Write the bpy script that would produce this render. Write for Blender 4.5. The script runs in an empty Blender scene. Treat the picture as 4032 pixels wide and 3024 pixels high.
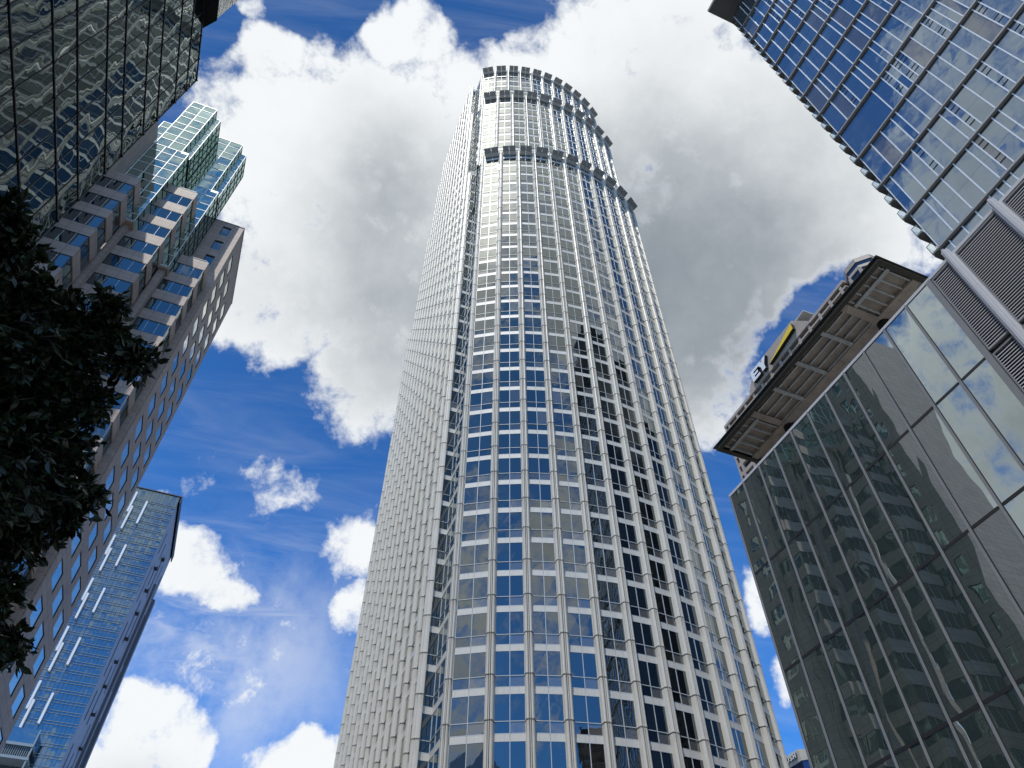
import bpy, bmesh, math, random
from mathutils import Vector, Matrix
random.seed(7)
R = math.radians
scn = bpy.context.scene
C = scn.collection

# ------------------------------------------------------------------ node helpers
class NT:
    def __init__(s, tree): s.t = tree; s.n = tree.nodes; s.l = tree.links
    def new(s, typ, **kw):
        n = s.n.new(typ)
        for k, v in kw.items(): setattr(n, k, v)
        return n
    def put(s, sock, v):
        if v is None: return
        if isinstance(v, bpy.types.NodeSocket): s.l.new(v, sock)
        elif isinstance(v, (tuple, list)) and len(v) == 3 and sock.type == 'RGBA': sock.default_value = (*v, 1)
        else: sock.default_value = v
    def math(s, op, a, b=None, c=None, clamp=False):
        n = s.new('ShaderNodeMath', operation=op, use_clamp=clamp)
        for i, v in enumerate((a, b, c)): s.put(n.inputs[i], v)
        return n.outputs[0]
    def vmath(s, op, a, b=None, scale=None):
        n = s.new('ShaderNodeVectorMath', operation=op)
        s.put(n.inputs[0], a); s.put(n.inputs[1], b)
        if scale is not None: s.put(n.inputs['Scale'], scale)
        return n.outputs['Value'] if op in ('DOT_PRODUCT', 'LENGTH', 'DISTANCE') else n.outputs[0]
    def noise(s, vec, scale, detail=4, rough=.55, lac=2.0, dist=0.0):
        n = s.new('ShaderNodeTexNoise'); s.put(n.inputs['Vector'], vec)
        n.inputs['Scale'].default_value = scale; n.inputs['Detail'].default_value = detail
        n.inputs['Roughness'].default_value = rough; n.inputs['Lacunarity'].default_value = lac
        n.inputs['Distortion'].default_value = dist
        return n.outputs['Fac']
    def mix(s, f, a, b):
        n = s.new('ShaderNodeMix', data_type='RGBA'); s.put(n.inputs[0], f); s.put(n.inputs[6], a); s.put(n.inputs[7], b)
        return n.outputs[2]
    def smooth(s, v, a, b, lo=0., hi=1.):
        n = s.new('ShaderNodeMapRange', interpolation_type='SMOOTHSTEP')
        s.put(n.inputs[0], v)
        for i, x in zip((1, 2, 3, 4), (a, b, lo, hi)): n.inputs[i].default_value = x
        return n.outputs[0]
    def xyz(s, x, y, z):
        n = s.new('ShaderNodeCombineXYZ')
        for i, v in enumerate((x, y, z)): s.put(n.inputs[i], v)
        return n.outputs[0]
    def sep(s, v):
        n = s.new('ShaderNodeSeparateXYZ'); s.put(n.inputs[0], v); return n.outputs

def newmat(name):
    m = bpy.data.materials.new(name); m.use_nodes = True
    t = NT(m.node_tree); t.n.clear()
    t.out = t.new('ShaderNodeOutputMaterial')
    return m, t

def objco(t): return t.new('ShaderNodeTexCoord').outputs['Object']

def paint(name, col, rough=.5, var=.12, scale=.6, metallic=0., grime=0., bump=0., fine=.06, panel=0.):
    """a painted, stone or metal surface: broad and fine tone variation, optional vertical grime streaks"""
    m, t = newmat(name); co = objco(t)
    n1 = t.noise(co, scale, 5, .6); n2 = t.noise(co, scale * 14, 3, .6)
    f = t.math('ADD', t.math('MULTIPLY', t.math('SUBTRACT', n1, .5), var * 2), t.math('MULTIPLY', t.math('SUBTRACT', n2, .5), fine * 2))
    if grime:
        x = t.sep(co)
        st = t.noise(t.xyz(t.math('MULTIPLY', x[0], 5.), t.math('MULTIPLY', x[1], 5.), t.math('MULTIPLY', x[2], .25)), 1., 4, .6)
        f = t.math('SUBTRACT', f, t.math('MULTIPLY', t.smooth(st, .5, .75), grime))
    if panel: f = t.math('ADD', f, t.math('MULTIPLY', t.math('SUBTRACT', t.new('ShaderNodeNewGeometry').outputs['Random Per Island'], .5), panel))
    k = t.math('ADD', 1., f)
    p = t.new('ShaderNodeBsdfPrincipled')
    t.l.new(t.vmath('SCALE', t.rgb(col) if hasattr(t, 'rgb') else rgbnode(t, col), scale=k), p.inputs['Base Color'])
    p.inputs['Roughness'].default_value = rough; p.inputs['Metallic'].default_value = metallic
    if bump:
        b = t.new('ShaderNodeBump'); b.inputs['Strength'].default_value = bump; b.inputs['Distance'].default_value = .02
        t.l.new(n2, b.inputs['Height']); t.l.new(b.outputs[0], p.inputs['Normal'])
    t.l.new(p.outputs[0], t.out.inputs[0]); return m

def rgbnode(t, col):
    n = t.new('ShaderNodeRGB'); n.outputs[0].default_value = (*col, 1); return n.outputs[0]

def tiled(name, col, joint=.55, sx=1.2, sz=1.1, ax=0, rough=.6, var=.1):
    """stone cladding with recessed joints on a grid; ax = the local axis that runs along the wall"""
    m, t = newmat(name); co = objco(t); x = t.sep(co)
    def line(v, step, w):
        fr = t.math('FRACT', t.math('DIVIDE', v, step))
        d = t.math('MINIMUM', fr, t.math('SUBTRACT', 1., fr))
        return t.smooth(t.math('MULTIPLY', d, step), w, w * 2.2, 0., 1.) if False else t.smooth(t.math('MULTIPLY', d, step), .018, .04, 0., 1.)
    g = t.math('MULTIPLY', line(t.math('ADD', x[0], x[1]), sx, .012), line(x[2], sz, .012))
    cell = t.xyz(t.math('FLOOR', t.math('DIVIDE', t.math('ADD', x[0], x[1]), sx)), t.math('FLOOR', t.math('DIVIDE', x[2], sz)), 0.)
    wn = t.new('ShaderNodeTexWhiteNoise'); t.l.new(cell, wn.inputs['Vector'])
    n1 = t.noise(co, .4, 4); n2 = t.noise(co, 18., 3, .7)
    k = t.math('ADD', t.math('ADD', 1 - var, t.math('MULTIPLY', wn.outputs['Value'], var * .8)), t.math('ADD', t.math('MULTIPLY', t.math('SUBTRACT', n1, .5), .3), t.math('MULTIPLY', t.math('SUBTRACT', n2, .5), .35)))
    k = t.math('MULTIPLY', k, t.math('ADD', joint, t.math('MULTIPLY', g, 1 - joint)))
    p = t.new('ShaderNodeBsdfPrincipled'); t.l.new(t.vmath('SCALE', rgbnode(t, col), scale=k), p.inputs['Base Color'])
    p.inputs['Roughness'].default_value = rough
    t.l.new(p.outputs[0], t.out.inputs[0]); return m

def glass(name, base, tint, r0, wave=.0, wscale=.5, tilt=.006, var=.5, stretch=1., rough=.0, grow=4.0, fine=0., blind=0.):
    """coated facade glass: dark room behind, mirror coating on top, each pane a little out of true and a little bowed"""
    m, t = newmat(name); co = objco(t); geo = t.new('ShaderNodeNewGeometry'); rnd = geo.outputs['Random Per Island']
    wn = t.new('ShaderNodeTexWhiteNoise', noise_dimensions='1D'); t.l.new(rnd, wn.inputs['W'])
    rv = t.vmath('SUBTRACT', wn.outputs['Color'], (.5, .5, .5))
    nrm = t.vmath('ADD', geo.outputs['Normal'], t.vmath('SCALE', rv, scale=tilt))
    if wave:
        x = t.sep(co)
        off = t.math('MULTIPLY', rnd, 37.)
        v = t.xyz(t.math('ADD', x[0], off), t.math('ADD', x[1], off), t.math('ADD', t.math('MULTIPLY', x[2], stretch), off))
        h = t.noise(v, wscale, 1.5, .45)
        if fine: h = t.math('ADD', h, t.math('MULTIPLY', t.noise(v, wscale * 5, 1, .5), fine))
        b = t.new('ShaderNodeBump'); b.inputs['Strength'].default_value = 1.; b.inputs['Distance'].default_value = wave
        t.l.new(h, b.inputs['Height']); t.l.new(t.vmath('NORMALIZE', nrm), b.inputs['Normal']); nrm = b.outputs[0]
    else: nrm = t.vmath('NORMALIZE', nrm)
    d = t.new('ShaderNodeBsdfDiffuse'); k = t.math('ADD', 1 - var * .5, t.math('MULTIPLY', wn.outputs['Value'], var))
    bc = t.vmath('SCALE', rgbnode(t, base), scale=k)
    if blind:
        w2 = t.new('ShaderNodeTexWhiteNoise', noise_dimensions='1D'); t.l.new(t.math('ADD', rnd, 4.7), w2.inputs['W'])
        bc = t.mix(t.math('MULTIPLY', t.math('LESS_THAN', w2.outputs['Value'], blind), t.math('ADD', .25, t.math('MULTIPLY', wn.outputs['Value'], .75))), bc, (.13, .125, .115))
    t.l.new(bc, d.inputs['Color'])
    g = t.new('ShaderNodeBsdfGlossy'); g.inputs['Color'].default_value = (*tint, 1); g.inputs['Roughness'].default_value = rough
    t.l.new(nrm, g.inputs['Normal'])
    lw = t.new('ShaderNodeLayerWeight'); lw.inputs['Blend'].default_value = .5
    f = t.math('ADD', r0, t.math('MULTIPLY', t.math('POWER', lw.outputs['Facing'], grow), 1 - r0), clamp=True)
    mx = t.new('ShaderNodeMixShader'); t.l.new(f, mx.inputs[0]); t.l.new(d.outputs[0], mx.inputs[1]); t.l.new(g.outputs[0], mx.inputs[2])
    t.l.new(mx.outputs[0], t.out.inputs[0]); return m

def railglass(name):
    m, t = newmat(name)
    tr = t.new('ShaderNodeBsdfTransparent'); tr.inputs['Color'].default_value = (.82, .9, .88, 1)
    g = t.new('ShaderNodeBsdfGlossy'); g.inputs['Roughness'].default_value = .02; g.inputs['Color'].default_value = (.85, .95, .93, 1)
    mx = t.new('ShaderNodeMixShader'); mx.inputs[0].default_value = .3
    t.l.new(tr.outputs[0], mx.inputs[1]); t.l.new(g.outputs[0], mx.inputs[2]); t.l.new(mx.outputs[0], t.out.inputs[0]); return m

# ------------------------------------------------------------------ mesh helpers
class MB:
    def __init__(s): s.v = []; s.f = []; s.m = []
    def face(s, pts, mi=0):
        i = len(s.v); s.v += [tuple(p) for p in pts]; s.f.append(tuple(range(i, i + len(pts)))); s.m.append(mi)
    def box(s, x0, x1, y0, y1, z0, z1, mi=0):
        i = len(s.v)
        s.v += [(x, y, z) for z in (z0, z1) for x, y in ((x0, y0), (x1, y0), (x1, y1), (x0, y1))]
        for q in ((3, 2, 1, 0), (4, 5, 6, 7), (0, 1, 5, 4), (1, 2, 6, 5), (2, 3, 7, 6), (3, 0, 4, 7)):
            s.f.append(tuple(i + k for k in q)); s.m.append(mi)
    def prism(s, poly, z0, z1, mi=0, top=None):
        n = len(poly); i = len(s.v); top = mi if top is None else top
        s.v += [(x, y, z0) for x, y in poly] + [(x, y, z1) for x, y in poly]
        for k in range(n):
            j = (k + 1) % n; s.f.append((i + k, i + j, i + n + j, i + n + k)); s.m.append(mi)
        s.f.append(tuple(i + n + k for k in range(n))); s.m.append(top)
        s.f.append(tuple(i + n - 1 - k for k in range(n))); s.m.append(top)
    def bar(s, a, b, nrm, w, d0, d1, mi=0):
        """a bar from a to b, w wide, standing from d0 to d1 along nrm"""
        a = Vector(a); b = Vector(b); nrm = Vector(nrm).normalized(); t = (b - a).normalized(); u = t.cross(nrm).normalized() * (w / 2)
        i = len(s.v)
        s.v += [tuple(p + q * sg + nrm * d) for p in (a, b) for q, sg, d in ((u, -1, d0), (u, 1, d0), (u, 1, d1), (u, -1, d1))]
        for q in ((0, 1, 2, 3), (7, 6, 5, 4), (0, 4, 5, 1), (1, 5, 6, 2), (2, 6, 7, 3), (3, 7, 4, 0)):
            s.f.append(tuple(i + k for k in q)); s.m.append(mi)
    def loft(s, rings, mi=0, caps=True):
        n = len(rings[0]); i = len(s.v)
        for r in rings: s.v += [tuple(p) for p in r]
        for a in range(len(rings) - 1):
            for k in range(n):
                j = (k + 1) % n; s.f.append((i + a * n + k, i + a * n + j, i + (a + 1) * n + j, i + (a + 1) * n + k)); s.m.append(mi)
        if caps:
            s.f.append(tuple(i + n - 1 - k for k in range(n))); s.m.append(mi)
            s.f.append(tuple(i + (len(rings) - 1) * n + k for k in range(n))); s.m.append(mi)
    def build(s, name, mats, parent=None, kind=None, label=None, fix=True):
        me = bpy.data.meshes.new(name); me.from_pydata(s.v, [], s.f); me.update()
        mats = mats if isinstance(mats, (list, tuple)) else [mats]
        for m in mats: me.materials.append(m)
        me.polygons.foreach_set('material_index', s.m)
        if fix:
            bm = bmesh.new(); bm.from_mesh(me); bmesh.ops.recalc_face_normals(bm, faces=bm.faces); bm.to_mesh(me); bm.free()
        o = bpy.data.objects.new(name, me); C.objects.link(o)
        if parent: o.parent = parent
        if kind: o['kind'] = kind
        if label: o['label'] = label
        return o

def thing(name, label, cat, loc=(0, 0, 0), rz=0, group=None):
    o = bpy.data.objects.new(name, None); C.objects.link(o); o.location = loc; o.rotation_euler = (0, 0, rz)
    o['label'] = label; o['category'] = cat
    if group: o['group'] = group
    return o
def tag(o, label, cat, group=None):
    o['label'] = label; o['category'] = cat
    if group: o['group'] = group
def frame(az):
    """street frame: local x = across the street to the right, local y = along the street, away"""
    return R(180 - az)
def world(rz, x, y): return (x * math.cos(rz) - y * math.sin(rz), x * math.sin(rz) + y * math.cos(rz), 0)
class Local:
    """things built in street coordinates measured from the viewer; the Empty sits at the thing's own base"""
    def __init__(s, name, label, cat, az, x0, y0, group=None):
        s.rz = frame(az); s.x0 = x0; s.y0 = y0
        s.root = thing(name, label, cat, world(s.rz, x0, y0), s.rz, group)
    def put(s, mb, name, mats, parent=None, kind=None, label=None, fix=True):
        if parent is None or parent == s.root:
            mb.v = [(x - s.x0, y - s.y0, z) for x, y, z in mb.v]; parent = s.root
        else: mb.v = [(x - s.x0, y - s.y0, z) for x, y, z in mb.v]
        return mb.build(name, mats, parent, kind, label, fix)

# ------------------------------------------------------------------ materials
cream = None
def pier_mat():
    m, t = newmat('cream painted metal with rain stains'); co = objco(t); x = t.sep(co)
    fr = t.math('FRACT', t.math('DIVIDE', t.math('SUBTRACT', x[2], 28.79), 3.889))
    st = t.noise(t.xyz(t.math('MULTIPLY', x[0], 6.), t.math('MULTIPLY', x[1], 6.), t.math('MULTIPLY', x[2], .35)), 1., 4, .6)
    stain = t.math('MULTIPLY', t.smooth(fr, .45, 1.), t.smooth(st, .35, .7))
    line = t.smooth(fr, .972, .985)
    n1 = t.noise(co, .5, 4); n2 = t.noise(co, 9., 3)
    k = t.math('ADD', 1., t.math('ADD', t.math('MULTIPLY', t.math('SUBTRACT', n1, .5), .16), t.math('MULTIPLY', t.math('SUBTRACT', n2, .5), .1)))
    k = t.math('MULTIPLY', k, t.math('SUBTRACT', 1., t.math('MULTIPLY', line, .45)))
    col = t.mix(t.math('MULTIPLY', stain, .8), (.64, .61, .53), (.44, .385, .30))
    p = t.new('ShaderNodeBsdfPrincipled'); t.l.new(t.vmath('SCALE', col, scale=k), p.inputs['Base Color'])
    p.inputs['Roughness'].default_value = .42
    t.l.new(p.outputs[0], t.out.inputs[0]); return m
M = {}
M['pier'] = pier_mat()
M['spandrel'] = paint('off white spandrel panel', (.61, .595, .54), .5, .08, .3, grime=.16, panel=.16)
M['tframe'] = paint('pale window frame', (.52, .56, .57), .4, .08)
M['tglass'] = glass('tower window glass', (.010, .013, .015), (.89, .94, .89), .205, wave=.010, wscale=.55, tilt=.022, var=1.2, blind=.13)
M['shade'] = paint('dark grey sunshade metal', (.33, .33, .315), .5, .1)
M['shade_bounce'] = paint('sunshade metal with painted bounce light', (.62, .62, .59), .5, .1)  # same metal, lightened on the lower band to paint in bounce light
M['roofgrey'] = paint('grey roof membrane', (.3, .3, .3), .8)
M['blackin'] = paint('black recess', (.008, .008, .009), .7)
M['pglass'] = glass('podium glass', (.050, .070, .060), (.86, .95, .94), .44, wave=.016, wscale=.34, tilt=.012, var=.3, stretch=.9, fine=.0)
M['pmetal'] = paint('grey curtain wall metal', (.25, .255, .255), .4, .12, 1.2, grime=.15)
M['louver'] = paint('light grey louver blade', (.60, .60, .615), .45, .06)
M['olive'] = paint('weathered olive steel', (.045, .043, .03), .6, .3, 1.5, grime=.3, bump=.2)
M['rust'] = paint('stained plywood soffit', (.36, .31, .255), .8, .45, 1.4, grime=.35, bump=.3, fine=.2)
M['steel'] = paint('weathered grey steel', (.42, .435, .42), .55, .35, 2., grime=.3, bump=.3)
M['qglass'] = glass('tall block glass', (.045, .06, .068), (.74, .87, .98), .34, wave=.03, wscale=.3, tilt=.035, var=.6)
M['qglass2'] = glass('tall block grey pane', (.10, .10, .105), (.8, .85, .9), .2, tilt=.02, var=.3)
M['qmull'] = paint('white aluminium mullion', (.72, .74, .75), .4, .06)
M['qband'] = paint('dark bronze grey band', (.31, .30, .28), .5, .15, 1.)
M['qslab'] = paint('balcony concrete', (.13, .135, .125), .7, .2)
M['rail'] = railglass('pale green rail glass')
M['brown'] = tiled('brown granite', (.42, .355, .295), .78, 2.2, 1.3)
M['eglass'] = glass('dark office glass', (.01, .011, .013), (.8, .85, .9), .13, tilt=.02, var=1.)
M['white'] = paint('white sign face', (.82, .84, .85), .4, .03)
M['yellow'] = paint('yellow sign face', (.85, .60, .02), .4, .05)
M['signside'] = paint('black sign return', (.012, .012, .012), .5)
M['lglass'] = glass('black mirror glass', (.010, .012, .012), (.62, .71, .69), .115, wave=.017, wscale=.5, tilt=.02, var=.6, stretch=.8, fine=.0)
M['lmull'] = paint('black glazing bar', (.012, .012, .014), .5)
M['crinkle'] = glass('hammered grey panel', (.2, .2, .19), (.8, .8, .78), .25, wave=.05, wscale=3., tilt=.0, var=.2, rough=.12)
M['rosestone'] = tiled('rose grey granite', (.43, .335, .27), .55, 1.35, .9, var=.16)
M['bglass'] = glass('blue bay glass', (.010, .018, .028), (.68, .80, .80), .24, wave=.012, wscale=.4, tilt=.012, var=.5)
M['fglass'] = glass('flank window glass', (.04, .05, .052), (.95, .97, .88), .40, wave=.01, wscale=.4, tilt=.03, var=.5, grow=2.)
M['gglass'] = glass('green tinted glass', (.02, .045, .04), (.70, .90, .84), .48, wave=.03, wscale=.3, tilt=.02, var=.6)
M['gmull'] = paint('white glazing bar', (.76, .80, .79), .4, .05)
M['dmull'] = paint('dark bronze bar', (.02, .022, .022), .5)
M['sglass'] = glass('far tower blue glass', (.02, .038, .05), (.62, .82, .90), .30, wave=.05, wscale=.12, tilt=.02, var=.5)
M['sband'] = paint('pale blue grey line', (.26, .33, .37), .5, .1)
M['srib'] = paint('grey rib', (.13, .13, .15), .5)
M['sside'] = tiled('mauve grey panel', (.36, .35, .41), .7, 3., 3.4, ax=1)
M['palestone'] = tiled('pale stone panel', (.50, .49, .45), .75, 1.4, 1.4)
M['navy'] = glass('navy window band', (.01, .012, .03), (.6, .7, 1.), .12)
M['asphalt'] = paint('asphalt', (.05, .05, .052), .9, .3, .8, bump=.3, fine=.2)
M['paving'] = tiled('concrete paving', (.30, .29, .28), .8, 1.5, 1.5)
M['earth'] = paint('city ground', (.16, .155, .15), .95, .3, .05)
M['lane'] = paint('white road paint', (.75, .75, .73), .7, .15)
M['bark'] = paint('grey bark', (.10, .085, .07), .9, .3, 6., bump=.5)

def leafmat():
    m, t = newmat('dark glossy leaf'); geo = t.new('ShaderNodeNewGeometry')
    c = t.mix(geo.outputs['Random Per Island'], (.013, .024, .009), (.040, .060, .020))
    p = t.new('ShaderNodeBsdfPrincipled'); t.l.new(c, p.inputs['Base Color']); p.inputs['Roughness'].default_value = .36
    t.l.new(p.outputs[0], t.out.inputs[0]); return m
M['leaf'] = leafmat()

# ------------------------------------------------------------------ ground, road, pavements
rz0 = frame(157.6)
def ground(name, mb, m):
    mb.v = [(*world(rz0, x, y)[:2], z) for x, y, z in mb.v]
    return mb.build(name, m, None, 'structure')
g = MB(); g.face([(-4000, -4000, -.16), (4000, -4000, -.16), (4000, 4000, -.16), (-4000, 4000, -.16)]); ground('ground', g, M['earth'])
g = MB(); g.face([(1.5, -300, -.14), (14, -300, -.14), (14, 400, -.14), (1.5, 400, -.14)])
g.face([(-300, 29, -.136), (1.5, 29, -.136), (1.5, 43, -.136), (-300, 43, -.136)]); g.face([(14, 29, -.136), (300, 29, -.136), (300, 43, -.136), (14, 43, -.136)])
ground('road', g, M['asphalt'])
g = MB()
for x0, x1, y0, y1 in ((-12, 1.5, -200, 28.8), (-30, 1.5, 43.2, 200), (14, 27, -200, 28.8), (14, 60, 43.2, 200)): g.box(x0, x1, y0, y1, -.15, 0)
ground('pavement', g, M['paving'])
g = MB()
for k in range(-20, 40):
    if not 27 < k * 7 < 45: g.face([(7.65, k * 7, -.132), (7.8, k * 7, -.132), (7.8, k * 7 + 3, -.132), (7.65, k * 7 + 3, -.132)])
ground('road_marking', g, M['lane'])

# ------------------------------------------------------------------ 1. cream tower with bowed front
TS = [0, 3.12, 6.18, 9.2, 12.27, 15.32, 18.31, 21.36, 24.43, 27.45, 30.52, 33.63]
TB = [0, 1.88, 3.26, 4.22, 4.9, 5.23, 5.23, 4.9, 4.22, 3.26, 1.88, 0]
FH = 3.889; ZJ = 28.79
TW = 33.63; TD = 49.2           # width and depth
tower = thing('office_tower', 'tall cream office tower with bowed gridded front and stepped top in the middle', 'tower', (-5.566, 59.972, 0), R(21.487))
def zj(k): return ZJ + FH * k
def tangent(i):
    a = max(i - 1, 0); b = min(i + 1, 11); v = Vector((TS[b] - TS[a], -(TB[b] - TB[a]), 0)); return v.normalized()
tiers = [  # front set-back, sideways shift, corner set-back, first k, top z
    (0.0, 0.0, 3.1, -6, 142.3, 29), (1.8, -0.45, 6.17, 28, 179.2, 39), (4.6, -0.5, 9.24, 38, 206.3, 46)]
def fpt(i, T): return Vector((TS[i] + tiers[T][1], tiers[T][0] - TB[i], 0))
PROF = [(-.42, -.1), (-.42, .06), (-.385, .06), (-.385, .14), (-.36, .30), (-.30, .42), (-.21, .48), (-.13, .46), (-.085, .36), (-.07, .22), (-.035, .22), (-.03, .50), (.03, .50), (.035, .22), (.07, .22), (.085, .36),
        (.13, .46), (.21, .48), (.30, .42), (.36, .30), (.385, .14), (.385, .06), (.42, .06), (.42, -.1)]
def pier_mesh(p, tan, out, z0, z1, sc=1., wsc=1.):
    rings = []
    zs = [(z0, 1.)]
    for k in range(-8, 50):
        z = zj(k)
        if z0 + .3 < z < z1 - .3: zs += [(z - .15, 1.), (z - .145, .93), (z - .07, .93), (z - .065, 1.06), (z + .035, 1.06), (z + .04, 1.)]
    zs += [(z1 - .5, 1.), (z1, .75)]
    for z, s in zs:
        rings.append([(p.x + tan.x * a * s * wsc + out.x * b * s * sc, p.y + tan.y * a * s * wsc + out.y * b * s * sc, z) for a, b in PROF])
    m = MB(); m.loft(rings); return m
def outw(t): return Vector((t.y, -t.x, 0))
near_win = []; rest_g = MB(); rest_s = MB()
def window_into(mb, a, b, out, z0, zt, z1, mid=True):
    """two panes over two short panes between a and b: glass (0) and frame (1)"""
    ab = (b - a); L = ab.length; t = ab / L
    n = 2 if mid else 1
    for c in range(n):
        p = a + ab * (c / n); q = a + ab * ((c + 1) / n)
        for lo, hi in ((z0, zt), (zt, z1)):
            e = [random.uniform(-.004, .004) for _ in range(4)]
            mb.face([(p.x + out.x * e[0], p.y + out.y * e[0], lo), (q.x + out.x * e[1], q.y + out.y * e[1], lo), (q.x + out.x * e[2], q.y + out.y * e[2], hi), (p.x + out.x * e[3], p.y + out.y * e[3], hi)], 0)
    for c in range(n + 1):
        p = a + ab * (c / n); w = .06 if 0 < c < n else .045
        mb.bar((p.x, p.y, z0), (p.x, p.y, z1), out, w, -.02, .045, 1)
    mb.bar((a.x, a.y, zt), (b.x, b.y, zt), out, .06, -.02, .055, 1)
    for z in (z0, z1): mb.bar((a.x, a.y, z), (b.x, b.y, z), out, .05, -.02, .035, 1)
def spandrel_into(mb, a, b, out, z0, z1):
    ab = b - a
    for c in (0, 1):
        p = a + ab * (c / 2 + .004); q = a + ab * ((c + 1) / 2 - .004)
        mb.bar((p.x, p.y, (z0 + z1) / 2), (q.x, q.y, (z0 + z1) / 2), out, z1 - z0 - .06, -.03, .03)
for T, (fs, sh, cb, k0, zt, k1) in enumerate(tiers):
    for i in range(11):
        A = fpt(i, T); B = fpt(i + 1, T); t = (B - A).normalized(); out = outw(t)
        a = A + t * .36 - out * .05; b = B - t * .36 - out * .05
        for k in range(k0, k1 + 1):
            z = zj(k); ztop = min(z + 2.29, zt - .2)
            if ztop < z + .3: continue
            near = T == 0 and -1 <= k <= 7
            m = MB() if near else rest_g; window_into(m, a, b, out, z - .98, z, ztop)
            if near: m.build('window', [M['tglass'], M['tframe']], tower, fix=False)
            s = MB() if near else rest_s; spandrel_into(s, a, b, out, z - 1.6, z - .98)
            if near: s.build('spandrel', M['spandrel'], tower)
    for i in range(12):
        t = tangent(i); z0 = 0 if T == 0 else tiers[T - 1][4] - 1
        pier_mesh(fpt(i, T), t, outw(t), z0, zt + .35, *((.6, .75) if i in (0, 11) else (1., 1.))).build('pier', M['pier'], tower)
    # re-entrant corner: side face, notch face, corner pier
    x0 = -.27 + sh * .6; y1 = cb + .32
    zb = 0 if T == 0 else tiers[T - 1][4] - 8
    ct = (140.3, 180.3, 208.6)[T]
    dn = Vector((-1, 0, 0)); fr = Vector((0, -1, 0))
    p0 = Vector((x0, fs + .35, 0)); p1 = Vector((x0, y1, 0)); q1 = Vector((-1.4, y1, 0))
    kk = -6 if T == 0 else k0 - 3
    for k in range(kk, 48):
        z = zj(k)
        if z > ct - 1: break
        window_into(rest_g, p0, p1, dn, z - .98, z, min(z + 2.29, ct)); spandrel_into(rest_s, p0, p1, dn, z - 1.6, z - .98)
        window_into(rest_g, q1, p1, fr, z - .98, z, min(z + 2.29, ct), mid=False); spandrel_into(rest_s, q1, p1, fr, z - 1.6, z - .98)
    pier_mesh(Vector((-1.66, y1, 0)), Vector((1, 0, 0)), fr, zb, ct, .5, .7).build('pier', M['pier'], tower)
    # sunshades over each bay
    for i in range(11):
        A = fpt(i, T); B = fpt(i + 1, T); t = (B - A).normalized(); out = outw(t); L = (B - A).length; m = MB()
        for c in (0, 1):
            u0 = .42 + c * (L / 2 - .40); u1 = u0 + L / 2 - .46
            prof = [(-.05, zt - .55, 1), (.02, zt - .62, 1), (.60, zt - .42, 0), (1.5, zt + .02, 0), (1.55, zt + .12, 0), (-.05, zt + .12, 0)]
            P = [[A + t * u + out * o for o, z, _ in prof] for u in (u0, u1)]
            for e in range(len(prof)):
                f = (e + 1) % len(prof)
                m.face([(*P[0][e].xy, prof[e][1]), (*P[1][e].xy, prof[e][1]), (*P[1][f].xy, prof[f][1]), (*P[0][f].xy, prof[f][1])], prof[e][2])
            for s_ in (0, 1): m.face([(*P[s_][e].xy, prof[e][1]) for e in range(len(prof))], 0)
        m.build('sunshade', [M['shade'], M['shade_bounce']], tower)
# left flank: 14 bays of half-round piers, ends stepping up with the tiers
FB = 3.07; XW = -1.4
for k in range(15):
    top = {0: 140.3, 14: 140.3, 1: 180.3, 13: 180.3, 2: 208.6, 12: 208.6}.get(k, 217.6)
    y = 3.1 + .32 + FB * k
    if k > 2 or k == 0:
        pier_mesh(Vector((XW, y, 0)), Vector((0, -1, 0)), Vector((-1, 0, 0)), 0, top, .74, .95).build('pier', M['pier'], tower)
    else:
        pier_mesh(Vector((XW, y, 0)), Vector((0, -1, 0)), Vector((-1, 0, 0)), 0, top, .74, .95).build('pier', M['pier'], tower)
    if k < 14:
        bt = min(top, {0: 140.3, 13: 140.3, 1: 180.3, 12: 180.3, 2: 208.6, 11: 208.6}.get(k, 217.6))
        a = Vector((XW, y + .36, 0)); b = Vector((XW, y + FB - .36, 0))
        for kk in range(-6, 49):
            z = zj(kk)
            if z + .5 > bt: break
            window_into(rest_g, a, b, Vector((-1, 0, 0)), z - .98, z, min(z + 2.29, bt)); spandrel_into(rest_s, a, b, Vector((-1, 0, 0)), z - 1.6, z - .98)
rest_g.build('window', [M['tglass'], M['tframe']], tower, kind='stuff', fix=False)
rest_s.build('spandrel', M['spandrel'], tower, kind='stuff', fix=False)
# the body behind the skin
def plan(T, ins=.25):
    fs, sh, cb = tiers[T][:3]
    fp = [(fpt(i, T).x, fpt(i, T).y + ins) for i in range(12)]
    fp[0] = (fp[0][0] + .2, fp[0][1]); fp[-1] = (fp[-1][0] - .2, fp[-1][1])
    xl = -.27 + sh * .6 + ins; y1 = cb + .32 + ins
    left = [(XW + ins, y1), (xl, y1)]
    front = left + fp + [(TW - xl, y1), (TW - XW - ins, y1)]
    back = [(x, TD - y) for x, y in reversed(front)]
    return front + back
for T in range(3):
    m = MB(); m.prism(plan(T), 0 if T == 0 else tiers[T - 1][4] - 12, tiers[T][4] + .1, 0, 1); m.build('wall', [M['spandrel'], M['roofgrey']], tower)
m = MB(); m.prism([(XW + .3, 12.7), (TW - XW - .3, 12.7), (TW - XW - .3, 36.9), (XW + .3, 36.9)], 200, 217.3, 0, 1); m.build('crown_block', [M['spandrel'], M['roofgrey']], tower)

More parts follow.
